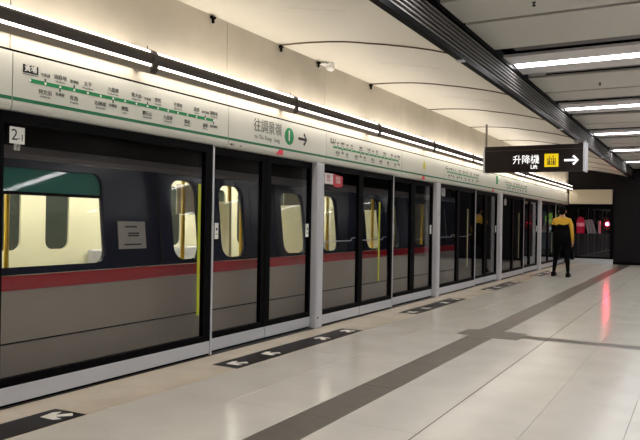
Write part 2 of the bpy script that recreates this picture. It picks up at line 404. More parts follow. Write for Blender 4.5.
for i in range(1, 6):
    p, q = PIL[i], PIL[i+1]
    # pillar
    r = Root('door_pillar', ['', 'silver pillar at the left picture edge, before the wide front pane', 'silver pillar left of the red and white warning notice', 'silver pillar between second door pair and the pane with small square notice', 'silver pillar left of the pane with the round notice', 'silver pillar beside the person in black and yellow'][i], 'pillar', (DX, p, 0), 'silver pillars between the glass screens')
    MB().box(DX-0.10, DX+0.028, p-0.078, p+0.078, 0.0, ZF-0.002).build('column', m_pillar, r, 0.006)
    MB().box(DX+0.028, DX+0.034, p-0.060, p-0.050, 0.02, ZF-0.02).build('edge_bead', m_kick, r)
    MB().tube([(DX+0.028, p-0.03, 0.12), (DX+0.032, p-0.03, 0.12)], 0.012, 8).build('bolt', m_frame, r)
    e0, e1 = p+0.08, p+0.08+(q-p)*0.515
    s0, s1 = e1+0.03, q-0.08
    sc = (s0+s1)/2
    # fixed or emergency screens
    if i == 1:
        r = leaf('screen_panel', 'wide fixed glass screen with the 2-1 door number, nearest the camera', 'glass screen', e0, e1, DX, 'fixed glass screens', (0.062, 0.10))
        _p = MB().box(DX-0.020, DX-0.0188, 2.915, 3.03, 1.725, 1.835); nl = _p.build('number_label', m_white, r)
        text('lettering', '2', 0.105, (DX-0.0182, 2.952, 1.78), OR_DOOR, m_black, nl)
        text('lettering', '-1', 0.062, (DX-0.0182, 3.0, 1.765), OR_DOOR, m_black, nl)
        text('lettering', '請勿\n靠近', 0.026, (DX-0.0182, 2.972, 1.704), OR_DOOR, m_white, nl)
        MB().box(DX-0.021, DX-0.017, 4.84, 4.875, 0.385, 1.565).build('lime_edge_strip', m_lime, r)
        er = [r]
    else:
        mid = (e0+e1)/2
        la = ['', '', 'emergency glass door leaf bearing the red and white warning notice', 'emergency glass door leaf bearing a small square white notice', 'emergency glass door leaf bearing a round pale notice', 'emergency glass door leaf just behind the person in black and yellow'][i]
        lb = ['', '', 'emergency glass door leaf with lime strip, right of the red notice leaf', 'emergency glass door leaf with pale strip, right of the square notice leaf', 'emergency glass door leaf with pale strip, right of the round notice leaf', 'last emergency glass door leaf beside the dark end wall'][i]
        ra = leaf('emergency_door', la, 'glass door', e0, mid-0.002, DX, 'emergency door leaves', (0.05, 0.06), gm=m_glassd if i > 2 else m_glass)
        rb = leaf('emergency_door', lb, 'glass door', mid+0.002, e1, DX, 'emergency door leaves', (0.06, 0.06), gm=m_glassd if i > 2 else m_glass)
        if i < 4:
            for rr, ya, yb in ((ra, e0+0.05, mid-0.07), (rb, mid+0.06, e1-0.12)):
                MB().tube([(DX-0.10, ya, 1.0), (DX-0.10, yb-0.02, 1.0), (DX-0.10, yb, 1.01), (DX-0.10, yb, 1.03), (DX-0.045, yb, 1.04)], 0.007, 8).build('push_bar', m_pillar, rr, smooth=True)
        MB().box(DX-0.021, DX-0.017, e1-0.45, e1-0.41, 0.42, 1.53).build('lime_edge_strip', m_lime if i == 2 else mat('pale_strip', (150, 142, 110), 0.5), rb)
        if i == 2:
            MB().box(DX-0.020, DX-0.0186, 7.17, 7.40, 1.70, 1.83).build('white_notice', mat('notice_white', (224, 214, 214), 0.5), ra)
            MB().prism_x([(7.40, 1.70), (7.44, 1.67), (7.60, 1.67), (7.66, 1.70), (7.66, 1.81), (7.40, 1.83)], DX-0.020, DX-0.0186).build('red_notice', m_red, ra)
            text('lettering', '緊急\n出口', 0.04, (DX-0.018, 7.285, 1.765), OR_DOOR, m_red, ra)
            text('lettering', '非緊急\n勿開啟', 0.045, (DX-0.018, 7.53, 1.755), OR_DOOR, m_white, ra)
        elif i == 3:
            MB().box(DX-0.020, DX-0.0186, 11.40, 11.60, 1.72, 1.87).build('square_notice', mat('notice_grey', (150, 146, 146), 0.5), ra)
            text('lettering', '4-1', 0.08, (DX-0.018, 11.50, 1.795), OR_DOOR, m_black, ra)
        elif i == 4:
            MB().prism_x([(15.82+0.11*math.cos(a), 1.76+0.085*math.sin(a)) for a in [k*math.pi/8 for k in range(16)]], DX-0.020, DX-0.0186).build('round_notice', mat('notice_grey', (150, 146, 146), 0.5), ra)
    # silver jamb between fixed screen and sliding doors
    single('door_jamb', MB().box(DX-0.05, DX+0.006, e1+0.003, e1+0.026, 0.0, ZF), m_pillar,
           ['', 'thin silver upright at the right end of the wide front pane', 'thin silver upright right of the lime strip leaf, second door pair', 'thin silver upright before the third sliding pair, below the hanging sign', 'thin silver upright before the fourth sliding pair, left of the person', 'thin silver upright in the far corner behind the person'][i], 'door jamb', (DX, e1, 0), 'silver jambs', bevel=0.002)
    xs_ = DX-0.052
    cen = ['', 'nearest sliding pair under the green number one disc', 'second sliding pair under the yellow marker', 'third sliding pair below the lift sign', 'fourth sliding pair left of the person', 'farthest sliding pair in the corner'][i]
    ga = m_glass if i < 3 else m_glassd
    a = leaf('sliding_door', 'left glass leaf of the '+cen, 'sliding door', s0, sc-0.001, xs_, 'sliding platform doors', (0.045, 0.085), gm=ga)
    b = leaf('sliding_door', 'right glass leaf of the '+cen, 'sliding door', sc+0.001, s1, xs_, 'sliding platform doors', (0.085, 0.045), gm=ga)
    MB().box(xs_, xs_+0.004, sc-0.018, sc-0.001, 0.14, ZF).build('rubber_seal', m_frame, a)
    MB().box(xs_, xs_+0.004, sc+0.001, sc+0.018, 0.14, ZF).build('rubber_seal', m_frame, b)
    for rr, yy in ((a, s0+0.082), (b, s1-0.12)):
        st = MB().box(xs_-0.006 if rr is b else xs_, xs_+0.002, yy, yy+0.055, 1.065, 1.215).build('sticker', m_white, rr)
        MB().box(xs_+0.002, xs_+0.003, yy+0.017, yy+0.04, 1.145, 1.17).build('sticker_print', m_black, st)
        text('lettering', '小心', 0.018, (xs_+0.003, yy+0.028, 1.11), OR_DOOR, m_grey_t, st)
    single('door_threshold', MB().box(-4.02, DX+0.012, p, q, 0.0, 0.006), mat('threshold_black', (28, 27, 28), 0.5),
           'thin black threshold strip under the %s run of platform doors' % nice[i], 'threshold', (DX, (p+q)/2, 0), 'door thresholds')

# ------------------------------------------------------------------ floor markings
mk = ['black floor marking with one white arrow in the lower left corner', 'black floor marking with white arrows before the nearest sliding doors', 'black floor marking before the second pair of sliding doors', 'black floor marking before the third pair of sliding doors, left of the person', 'far black floor marking behind the feet of the person']
ends = [(0.66, 3.09), (4.71, 7.15), (8.85, 11.12), (12.85, 15.15), (17.0, 19.3)]
for (a, b), lab in zip(ends, mk):
    r = Root('floor_marking', lab, 'floor marking', (-3.51, (a+b)/2, 0), 'boarding markings on the floor')
    MB().prism_z([(-3.655, a), (-3.385, a-0.01), (-3.385, b-0.005), (-3.655, b-0.02)], 0.0006, 0.002).build('film', m_mark, r)
    L = b-a
    for j, (c, fl_) in enumerate(((a+0.16, 1), (a+0.69, 1), (b-0.74, 0), (b-0.15, 0))):
        if a < 1 and j < 2: fl_ = 0
        if j == 3 and a < 1: c = b-0.13; fl_ = 1
        if True:
            # arrow pointing at the doors, tail slanting back along the platform
            P = [(0.10, -0.03), (0.0, -0.022), (0.035, -0.085), (-0.015, -0.085), (-0.09, 0.0), (-0.015, 0.085), (0.035, 0.085), (0.0, 0.022), (0.10, 0.03)]
        else:
            P = [(-0.075, -0.03), (0.02, -0.03), (0.02, -0.075), (0.085, 0.0), (0.02, 0.075), (0.02, 0.03), (-0.075, 0.03)]
        ang = math.radians(50 if fl_ else -50); ca, sa = math.cos(ang), math.sin(ang)
        MB().prism_z([(-3.52+x*ca-y*sa, c+x*sa+y*ca) for x, y in P], 0.002, 0.0028).build('arrow', m_markw, r)

# ------------------------------------------------------------------ vaulted ceiling beside the wall
ce = Root('ceiling', 'ceiling with cream vaulted panels beside flat grey metal panels', None, (0, 0, 2.79), kind='structure')
VP = [(-3.965, 3.118), (-3.75, 3.114), (-3.55, 3.104), (-3.35, 3.088), (-3.18, 3.068), (-3.03, 3.044), (-2.88, 3.016), (-2.73, 2.990), (-2.58, 2.960), (-2.42, 2.926), (-2.27, 2.890), (-2.12, 2.848), (-1.98, 2.803)]
poly = VP+[(x, z+0.022) for x, z in reversed(VP)]
VS = [3.88+2.28*k for k in range(-3, 9)]+[YEND]
prev = YB
def vz(x):
    for (x0, z0), (x1, z1) in zip(VP, VP[1:]):
        if x0 <= x <= x1: return z0+(z1-z0)*(x-x0)/(x1-x0)
    return VP[-1][1]
for sY in VS:
    a, b = prev+0.02, sY-0.02
    pn = MB().prism_y(poly, a, b).build('vault_panel', m_vault, ce)
    c = (a+b)/2-0.08
    rib = MB()
    xs = [-3.25+0.1*k for k in range(8)]
    for x0, x1 in zip(xs, xs[1:]):
        rib.prism_y([(x0, vz(x0)+0.002), (x1, vz(x1)+0.002), (x1, vz(x1)-0.004), (x0, vz(x0)-0.004)], c, c+0.012)
    rib.build('panel_rib', mat('rib_highlight', (244, 240, 230), 0.4), pn)  # crease rib painted whiter to carry its highlight
    sp = MB()
    for (x0, z0), (x1, z1) in zip(VP, VP[1:]):
        sp.prism_y([(x0, z0+0.03), (x1, z1+0.03), (x1, z1-0.011), (x0, z0-0.011)], sY-0.019, sY+0.004)
    if sY < YEND: sp.build('seam_shade', mat('seam_shade_brown', (112, 99, 84), 0.8, spec=0.1), ce)  # dark rib stands in for the shadowed step edge between panels
    prev = sY
MB().prism_y([(x, z+0.045) for x, z in VP]+[(x, z+0.075) for x, z in reversed(VP)], YB, YEND).build('vault_backing', mat('seam_brown', (46, 40, 34), 0.9, spec=0.1), ce)
# flat metal ceiling over the platform
XC0, XC1, ZC = -1.955, 4.3, 3.10
MB().box(-2.0, XC1, YB, YEND, 3.20, 3.25).build('ceiling_void', m_dark, ce)
TC = [8.12+3.37*k for k in range(-3, 5)]
for k, c in enumerate(TC):
    if c+0.4 > YEND: continue
    # tray with a luminous strip
    lab = '%s ceiling light tray crossing the platform, counted from the camera' % ORD[max(0, k-2)] if k >= 3 else 'ceiling light tray over the camera, row %s behind' % ORD[k]
    r = Root('ceiling_light', lab, 'ceiling light', (0.6, c, ZC), 'ceiling lights over the platform')
    MB().box(XC0, XC1-0.3, c-0.48, c-0.10, ZC, ZC+0.03).build('tray_wing', m_tray, r)
    MB().box(XC0, XC1-0.3, c+0.10, c+0.48, ZC, ZC+0.03).build('tray_wing', m_tray, r)
    MB().box(XC0, XC1-0.3, c-0.10, c+0.10, ZC+0.03, ZC+0.05).build('tray_back', m_tray, r)
    MB().box(XC0+0.03, XC1-0.4, c-0.098, c+0.098, ZC-0.001, ZC+0.028).build('diffuser', m_tube, r)
    for yy in (c-0.70, c+0.60):
        MB().box(XC0+0.16, XC1, yy-0.02, yy+0.12, ZC+0.035, ZC+0.075).build('dark_beam', m_beam, ce)
    # grey panels between two trays
    a, b = c+0.77, c+3.37-0.86
    m_ = {2: 6.2}.get(k, c+1.82)
    for y0, y1 in ((a, m_-0.034), (m_+0.034, b)):
        y1 = min(y1, YEND-0.01)
        if y1-y0 > 0.05: MB().box(XC0, XC1, y0, y1, ZC, ZC+0.03).build('metal_panel', m_cpanel, ce, 0.003)
# linear air grille between vault and flat ceiling
r = Root('air_grille', 'long dark upright air grille between cream vault and grey ceiling', 'air grille', (-1.97, 10, 2.77))
MB().box(-1.995, -1.935, YB, YEND, 2.752, 2.784).build('bottom_rail', m_frame, r)
MB().box(-1.985, -1.95, YB, YEND, 2.784, 2.815).build('bottom_rail', m_frame, r)
MB().box(-1.985, -1.957, YB, YEND, 3.062, 3.098).build('top_rail', m_frame, r)
MB().box(-2.03, -2.01, YB, YEND, 2.82, 3.10).build('grille_back', m_dark, r)
for k in range(6):
    z = 2.83+0.040*k
    MB().box(-1.988, -1.968, YB, YEND, z, z+0.012).build('slat', m_slat, r)
for yy in (6.14, 11.2, 16.2):
    MB().box(-1.998, -1.932, yy-0.04, yy+0.04, 2.742, 2.752).build('rail_clip', m_pillar, r)
# small ceiling devices
single('detector', MB().prism_z([(-1.80+0.11*math.cos(a), 8.66+0.09*math.sin(a)) for a in [k*math.pi/8 for k in range(16)]], 3.095, 3.13), mat('detector_grey', (150, 150, 146), 0.5),
       'flat pale oval detector beside the first visible ceiling light', 'detector', (-1.80, 8.66, 3.095))
for (x, y, lab) in ((-1.246, 5.83, 'tiny sprinkler head on the nearest grey ceiling panel at the top edge'), (-1.18, 9.5, 'tiny sprinkler head on the panel behind the first visible light')):
    rr = Root('sprinkler', lab, 'sprinkler', (x, y, 3.10), 'sprinkler heads')
    MB().tube([(x, y, 3.10), (x, y, 3.085), (x, y, 3.07)], [0.018, 0.010, 0.008], 10).build('body', m_beam, rr)
    MB().prism_z([(x+0.016*math.cos(a), y+0.016*math.sin(a)) for a in [k*math.pi/6 for k in range(12)]], 3.066, 3.07).build('deflector', m_frame, rr)
# fittings at the wall top
for yy, lab in ((4.98, 'small black clip hanging from the vault edge, nearest the camera'), (6.14, 'small black clip at the first dark vault seam'), (6.95, 'small black clip just left of the white dome'), (8.4, 'small black clip at the second dark vault seam')):
    rr = Root('wall_clip', lab, 'clip', (-3.93, yy, 3.06), 'black clips under the vault')
    MB().box(-3.944, -3.91, yy-0.025, yy+0.025, 3.08, 3.10).build('plate', m_frame, rr)
    MB().box(-3.935, -3.915, yy-0.009, yy+0.009, 3.04, 3.08).build('hook', m_frame, rr)
rr = Root('dome_camera', 'small white dome camera at the top of the left wall', 'camera', (-3.90, 7.12, 3.04))
MB().box(-3.944, -3.86, 7.0, 7.18, 3.088, 3.10).build('arm', m_white, rr)
MB().ball((-3.86, 7.12, 3.055), 0.05, 0.06, 0.035).build('dome', m_white, rr, smooth=True)
MB().tube([(-3.86, 7.12, 3.06), (-3.86, 7.12, 3.115)], 0.05, 12).build('mount', m_white, rr)

# ------------------------------------------------------------------ end wall
ew = Root('wall_end', 'dark brown wall closing the far end of the platform', None, (0, YEND, 0), kind='structure')
MB().box(-2.52, 4.5, YEND, YEND+0.2, 0, 3.3).build('wall_slab', m_endwall, ew)
MB().box(-3.97, -2.52, YEND, YEND+0.2, 2.42, 3.3).build('wall_slab', m_endwall, ew)
MB().box(-2.52, 4.5, YEND-0.03, YEND, 0.0, 0.09).build('skirting', m_frame, ew)
single('header_box', MB().box(-3.87, -2.55, YEND-0.26, YEND-0.032, 1.96, 2.43), m_beige, 'beige boxed header over the dark end window', 'header', (-3.2, YEND, 1.96), bevel=0.008)
ewn = Root('window_1', 'dark glazed window under the beige header at platform end', None, (-3.2, YEND, 0), kind='structure')
f = MB()
f.box(-3.93, -3.82, YEND-0.05, YEND+0.03, 0.16, 1.96); f.box(-2.62, -2.52, YEND-0.05, YEND+0.03, 0.16, 1.96)
f.box(-3.82, -2.62, YEND-0.05, YEND+0.03, 1.80, 1.96); f.box(-3.82, -2.62, YEND-0.05, YEND+0.03, 0.16, 0.22)
f.build('window_frame', m_frame, ewn)
MB().box(-3.82, -2.62, YEND-0.02, YEND-0.01, 0.22, 1.80).build('pane', m_glassd, ewn)
MB().box(-3.93, -2.52, YEND-0.06, YEND+0.02, 0.0, 0.16).build('kick_plate', m_kick, ewn)
MB().box(-3.82, -2.62, YEND+0.0, YEND+0.02, 0.22, 0.98).build('lower_panel', mat('end_panel_grey', (46, 46, 48), 0.4), ewn)
# booth behind the window
bt = Root('wall_booth', 'dark back wall of the booth behind the end window', None, (-3.2, YEND+0.8, 0), kind='structure')
MB().box(-4.2, -2.5, YEND+1.3, YEND+1.4, 0, 2.4).build('back_wall', m_dark, bt)
single('shelf', MB().box(-3.95, -2.55, YEND+0.06, YEND+0.55, 0.95, 0.989).box(-3.93, -3.88, YEND+0.08, YEND+0.5, 0.0, 0.95).box(-2.62, -2.57, YEND+0.08, YEND+0.5, 0.0, 0.95), m_frame, 'black shelf behind the end window carrying beacon and folders', 'shelf', (-3.25, YEND+0.3, 0))
rl = Root('red_lamp', 'glowing red signal lamp behind the end window', 'lamp', (-2.74, YEND+0.3, 0.99))
MB().box(-2.86, -2.62, YEND+0.33, YEND+0.42, 1.12, 1.50).build('backplate', mat('lamp_plate', (90, 20, 26), 0.4), rl)
MB().tube([(-2.74, YEND+0.36, 0.99), (-2.74, YEND+0.36, 1.15)], 0.02, 8).build('stem', m_frame, rl)
MB().tube([(-2.74, YEND+0.34, 1.31), (-2.74, YEND+0.26, 1.31)], [0.09, 0.09], 16).build('hood', mat('lamp_hood', (70, 12, 18), 0.4), rl)
MB().ball((-2.74, YEND+0.25, 1.31), 0.055, 0.035, 0.055).build('lens', emis('red_lens', (1.0, 0.03, 0.08), 130.0), rl, smooth=True)
rs = Root('red_beacon', 'pink red illuminated cylinder with white band behind the end window', 'beacon', (-3.58, YEND+0.3, 0.99))
MB().tube([(-3.58, YEND+0.3, 0.99), (-3.58, YEND+0.3, 1.02), (-3.58, YEND+0.3, 1.42), (-3.58, YEND+0.3, 1.50), (-3.58, YEND+0.3, 1.54)], [0.12, 0.13, 0.13, 0.09, 0.03], 14).build('body', mat('beacon_red', (190, 30, 60), 0.4, emit=lin((200, 20, 60)), estr=0.22), rs)
MB().tube([(-3.58, YEND+0.3, 1.22), (-3.58, YEND+0.3, 1.34)], [0.132, 0.132], 14).build('white_band', mat('beacon_white', (230, 150, 160), 0.5, emit=lin((240, 140, 150)), estr=0.3), rs)
for k, (x, tilt, hgt, nm) in enumerate(((-3.30, 0.10, 0.44, 'leftmost'), (-3.20, 0.12, 0.46, 'second'), (-3.10, 0.14, 0.46, 'third'), (-2.98, 0.0, 0.42, 'rightmost'))):
    MBk = MB().prism_y([(x-0.028, 0.99), (x+0.028, 0.99), (x+0.028-tilt, 0.99+hgt), (x-0.028-tilt, 0.99+hgt)], YEND+0.16, YEND+0.40)
    single('folder', MBk, mat('folder_white', (206, 210, 206), 0.5), '%s pale folder standing on the shelf behind the end window' % nm, 'folder', (x, YEND+0.28, 0.99), 'folders in the booth')

# ------------------------------------------------------------------ closing walls behind and right of the camera
single('wall_right', MB().box(4.3, 4.5, YB, YEND, 0, 3.3), mat('right_wall', (84, 78, 74), 0.6), 'plain pale wall on the right side of the platform', None, (4.4, 10, 0), kind='structure')
single('wall_back', MB().box(-3.97, 4.5, YB-0.2, YB, 0, 3.3), mat('right_wall', (84, 78, 74), 0.6), 'plain pale wall behind the camera', None, (0, YB, 0), kind='structure')
tn = Root('tunnel', 'dark track tunnel behind the platform doors', None, (-6, 10, -1.1), kind='structure')
MB().box(-8.0, -4.02, YB, 40, -1.25, -1.1).build('track_bed', m_dark, tn)
MB().box(-8.2, -8.0, YB, 40, -1.2, 3.6).build('tunnel_wall', mat('tunnel_concrete', (40, 38, 38), 0.9), tn)
MB().box(-8.2, -4.16, YB, 40, 3.2, 3.4).build('tunnel_roof', m_dark, tn)
MB().box(-8.2, -3.97, YB-0.2, YB, -1.2, 3.4).build('tunnel_end', m_dark, tn)
MB().box(-4.2, -4.02, YEND+0.4, 40, -1.2, 3.4).build('tunnel_side', m_dark, tn)
MB().box(-4.10, -4.02, YB, YEND+0.4, -1.2, -0.02).build('platform_edge', m_dark, tn)
rp = Root('lit_poster', 'green and white lit poster seen through the far glass door', 'poster', (-5.0, 26.9, 0.0))
MB().box(-5.6, -4.45, 26.9, 26.95, 0.35, 1.75).build('board', mat('poster_dark', (40, 60, 60), 0.5, emit=lin((60, 90, 90)), estr=0.2), rp)
MB().ball((-4.95, 26.88, 1.5), 0.26, 0.015, 0.20).build('green_shape', mat('poster_green', (120, 170, 60), 0.5, emit=lin((130, 180, 70)), estr=0.8), rp)
MB().ball((-4.80, 26.88, 1.12), 0.24, 0.015, 0.10).build('white_shape', mat('poster_white', (200, 225, 225), 0.5, emit=lin((190, 225, 225)), estr=0.8), rp)
MB().box(-5.1, -4.95, 26.9, 26.99, -1.1, 0.35).build('post', m_dark, rp)

# ------------------------------------------------------------------ hanging lift sign
YS = 12.6
def sx(px): # pixel column to X on the sign plane
    d = M @ _dir(px, 158); return d[0]/d[1]*YS
def sz(px, py):
    d = M @ _dir(px, py); return 1.25+d[2]/d[1]*YS
X0, X1 = sx(485), sx(583)
Z0, Z1 = sz(534, 171.5), sz(534, 145.2)
sg = Root('hanging_sign', 'dark brown hanging sign with white lift lettering and yellow pictogram', 'sign', ((X0+X1)/2, YS+0.12, Z0))
MB().box(X0, X1, YS, YS+0.22, Z0, Z1).build('sign_box', m_sign, sg, 0.004)
MB().box(X0, X1, YS-0.006, YS, Z1-0.085, Z1-0.078).build('seam_bead', mat('sign_bead', (78, 62, 58), 0.4), sg)
for xa, xb in ((X0-0.035, X0-0.002), (X1+0.002, X1+0.035)):
    MB().box(xa, xb, YS-0.015, YS+0.34, Z0-0.01, Z1+0.03).build('end_plate', m_pillar, sg, 0.004)
MB().box(X0-0.02, X0+0.012, YS+0.08, YS+0.115, Z1+0.02, vz(X0)+0.01).build('hanger', mat('hanger_grey', (120, 112, 104), 0.4), sg)
MB().box(-1.975, X1+0.03, YS+0.03, YS+0.20, Z1+0.03, 2.742).build('hanger', mat('hanger_grey', (120, 112, 104), 0.4), sg)
yt = YS-0.002
def st_at(px, py): return (sx(px), yt, sz(px, py))
text('lettering', '升降機', 0.172, st_at(526, 160.2), OR_FRONT, m_whitee, sg, xs=0.92, bold=0.0012)
text('lettering', 'Lift', 0.095, st_at(534, 167), OR_FRONT, m_whitee, sg, bold=0.002)
P0 = st_at(544.5, 167); P1 = st_at(558.5, 153.5)
_p = MB().box(P0[0], P1[0], yt-0.003, YS, P0[2], P1[2]); pic = _p.build('pictogram_square', m_yellow, sg)
pcx = (P0[0]+P1[0])/2
m_pk = mat('pictogram_ink', (70, 58, 10), 0.5)
q = yt-0.0045
pg = MB()
cw, cz0, cz1 = 0.075, P0[2]+0.035, P0[2]+0.15
for a in ((pcx-cw, pcx-cw+0.01, cz0, cz1), (pcx+cw-0.01, pcx+cw, cz0, cz1), (pcx-cw, pcx+cw, cz1-0.01, cz1), (pcx-cw, pcx+cw, cz0, cz0+0.01), (pcx-0.006, pcx+0.006, cz0, cz1)):
    pg.box(a[0], a[1], q, q+0.002, a[2], a[3])
pg.build('lift_car_outline', m_pk, pic)
for dx in (-0.038, 0.038):
    g = MB().box(pcx+dx-0.016, pcx+dx+0.016, q, q+0.002, cz0+0.012, cz0+0.075)
    g.prism_y([(pcx+dx+0.013*math.cos(a), cz0+0.09+0.013*math.sin(a)) for a in [k*math.pi/5 for k in range(10)]], q, q+0.002)
    g.build('passenger_figure', m_pk, pic)
for dx, s in ((-0.03, 1), (0.03, -1)):
    MB().prism_y([(pcx+dx-0.018, cz1+0.03-s*0.014), (pcx+dx+0.018, cz1+0.03-s*0.014), (pcx+dx, cz1+0.03+s*0.016)], q, q+0.002).build('up_down_arrow', m_pk, pic)
A = st_at(571.5, 160)
MB().prism_y(arrow_poly(A[0], A[2], 0.24, 0.15, 0.038, 0.10), yt-0.002, YS).build('arrow', m_whitee, sg)

# ------------------------------------------------------------------ train behind the doors
T0, T1 = -2.5, 13.2
XT = -4.24
tr = Root('train', 'metro train with dark body, red stripe and lit windows behind the glass doors', 'train', (XT-1.2, 6.0, -1.05))
TILT = math.radians(6.0)
def up(u, v, t): return (XT-(v)*math.sin(TILT)+t*math.cos(TILT), u, 0.83+v*math.cos(TILT)+t*math.sin(TILT))
ub = lambda z: (z-0.83)/math.cos(TILT)
wins = [(1.3, 4.03, 0.885, 1.60), (4.85, 5.24, 0.87, 1.61), (5.57, 6.0, 0.865, 1.60), (6.74, 7.27, 0.865, 1.575), (7.66, 8.14, 0.865, 1.575),
        (9.0, 9.52, 0.86, 1.60), (9.84, 10.26, 0.86, 1.60), (10.9, 11.7, 0.87, 1.58), (12.5, 12.72, 0.87, 1.58)]
holes = [rrect(a, b, ub(z0), ub(z1), 0.09 if b-a > 0.6 else 0.13) for a, b, z0, z1 in wins]
plate('upper_side', [(T0, 0), (T1, 0), (T1, ub(1.66)), (T0, ub(1.66))], holes, 0.05, up, m_navy, tr)
def tpart(name, prof_, m, y0=T0, y1=T1, **k): return MB().prism_y(prof_, y0, y1).build(name, m, tr, **k)
tpart('seam_filler', [(XT-0.05, 0.34), (XT+0.004, 0.34), (XT+0.004, 0.365), (XT-0.05, 0.365)], m_tblack)
tpart('red_stripe', [(XT-0.03, 0.725), (XT+0.028, 0.725), (XT+0.028, 0.826), (XT-0.03, 0.826)], m_tred)
for y0, y1 in ((T0, T1),):
    tpart('lower_panel', [(XT-0.05, 0.36), (XT+0.02, 0.36), (XT+0.026, 0.722), (XT-0.05, 0.722)], m_tgrey, y0, y1)
    tpart('skirt_panel', [(XT-0.08, -0.95), (XT-0.06, -0.95), (XT+0.010, 0.0), (XT+0.018, 0.345), (XT-0.05, 0.345)], m_tgrey, y0, y1)
xr = up(0, ub(1.66), 0)[0]
tpart('cant_rail', [(xr-0.02, 1.665), (xr+0.03, 1.665), (xr+0.035, 1.70), (xr+0.015, 1.755), (xr-0.03, 1.76)], m_cant)
tpart('roof_side', [(xr-0.05, 1.76), (xr+0.005, 1.76), (xr-0.05, 1.93), (xr-0.25, 2.12), (xr-0.55, 2.25), (xr-1.2, 2.32), (-6.75, 2.25), (-6.95, 1.9), (-6.90, 1.9), (-6.7, 2.2), (xr-1.2, 2.27), (xr-0.6, 2.2), (xr-0.3, 2.07), (xr-0.1, 1.9)], m_tblack)
tpart('roof_seal', [(xr-0.03, 1.758), (xr+0.004, 1.758), (xr+0.004, 1.768), (xr-0.03, 1.768)], m_frame)
tpart('far_side_lower', [(-6.90, -0.9), (-6.80, -0.9), (-6.80, 0.0), (-6.90, 0.0)], m_tgrey)
tpart('interior_floor', [(-6.8, -0.05), (XT-0.03, -0.05), (XT-0.03, 0.0), (-6.8, 0.0)], mat('train_floor', (120, 116, 110), 0.5))
tpart('interior_ceiling', [(-6.8, 2.05), (xr-0.12, 1.95), (xr-0.14, 1.99), (-6.8, 2.09)], mat('train_ceiling', (226, 222, 196), 0.5))
MB().box(-6.85, xr, T1-0.06, T1, -0.9, 2.2).build('front_bulkhead', m_tblack, tr)
MB().box(-6.85, xr, T0, T0+0.06, -0.9, 2.2).build('rear_bulkhead', m_tblack, tr)
for x in (-5.1, -6.1):
    MB().box(x-0.06, x+0.06, T0+0.2, T1-0.2, 1.985, 2.005).build('interior_tube', m_tlight, tr)
# cream inner wall on the far side with windows
fw = [(3.55, 3.95), (4.10, 4.55), (4.80, 5.16), (5.49, 5.84), (6.9, 7.9), (8.6, 8.98), (9.3, 9.7), (10.4, 12.0), (12.7, 13.1), (13.4, 13.8), (14.9, 16)]
fwin = [(a, b) for a, b in fw if b < T1]
plate('inner_wall', [(T0, 0.0), (T1, 0.0), (T1, 2.07), (T0, 2.07)], [rrect(a, b, 0.86, 1.72, 0.10) for a, b in fwin], 0.04, lambda u, v, t: (-6.78+t, u, v), m_cream, tr)
for a, b in fwin:
    MB().box(-6.81, -6.80, a-0.03, b+0.03, 0.83, 1.75).build('inner_window', m_tdark, tr)
# panes, plus tinted top light of the wide window
def pane(a, b, z0, z1, m, name='window_pane', t=-0.012):
    vs = [up(u, ub(z), tt) for tt in (t-0.004, t+0.004) for u, z in ((a, z0), (b, z0), (b, z1), (a, z1))]
    return MB().add(vs, [(0, 3, 2, 1), (4, 5, 6, 7), (0, 1, 5, 4), (1, 2, 6, 5), (2, 3, 7, 6), (3, 0, 4, 7)]).build(name, m, tr)
for i, (a, b, z0, z1) in enumerate(wins):
    if i == 0:
        pane(a-0.02, b+0.02, z0-0.02, 1.405, m_tglass); pane(a-0.02, b+0.02, 1.425, z1+0.02, m_teal, 'tinted_pane')
        pane(a, b, 1.403, 1.427, m_frame, 'window_bar', t=0.0)
        for u, wd, mm in ((3.04, 0.07, m_cream), (3.46, 0.13, m_cream)): pass
    else: pane(a-0.02, b+0.02, z0-0.02, z1+0.02, m_tglass)
# inside the wide window: cream partition posts and yellow poles
for y in (5.58, 6.38, 6.62, 8.75, 10.3, 11.2, 12.6): MB().tube([(-4.75, y, 0.0), (-4.75, y, 1.98)], 0.022, 10).build('grab_pole', m_tyellow, tr, smooth=True)
for y in (4.12, 6.3, 7.1, 8.6, 10.6, 12.4): MB().tube([(-5.6, y, 0.0), (-5.6, y, 2.0)], 0.022, 10).build('grab_pole', m_tyellow, tr, smooth=True)
for y0, y1 in ((5.66, 6.02), (7.8, 8.42), (9.3, 9.5), (12.2, 12.9)):
    MB().box(-4.92, -4.90, y0, y1, 1.30, 1.62).build('notice_panel', mat('train_notice', (226, 226, 220), 0.5), tr, 0.004)
for y in (5.02, 6.15, 7.75, 9.35, 10.55): 
    MB().box(-5.02, -4.55, y-0.02, y+0.02, 0.0, 1.45).build('draught_screen', m_cream, tr, 0.01)
for a, b in ((6.1, 8.4), (9.9, 12.4), (1.0, 4.0)):
    MB().box(-6.74, -6.36, a, b, 0.40, 0.46).build('bench_seat', m_pillar, tr, 0.015); MB().box(-6.74, -6.66, a, b, 0.46, 0.84).build('bench_back', m_pillar, tr, 0.015)
# silver plaque with black print on the train side
pane(4.165, 4.485, 0.985, 1.215, m_plaque, 'plaque', t=0.03)
for k, (a, b, z) in enumerate(((4.25, 4.38, 1.17), (4.28, 4.40, 1.115), (4.28, 4.40, 1.095), (4.23, 4.42, 1.02))):
    pane(a, b, z-0.006, z+0.006, m_black, 'plaque_print', t=0.036)
# door leaves on the train side: proud black seams
for c, hw in ((5.40, 0.72), (7.46, 0.84), (9.68, 0.80)):
    for u in (c-hw, c, c+hw):
        pane(u-0.012, u+0.012, 0.84, 1.65, m_tblack, 'door_seam', t=0.026)

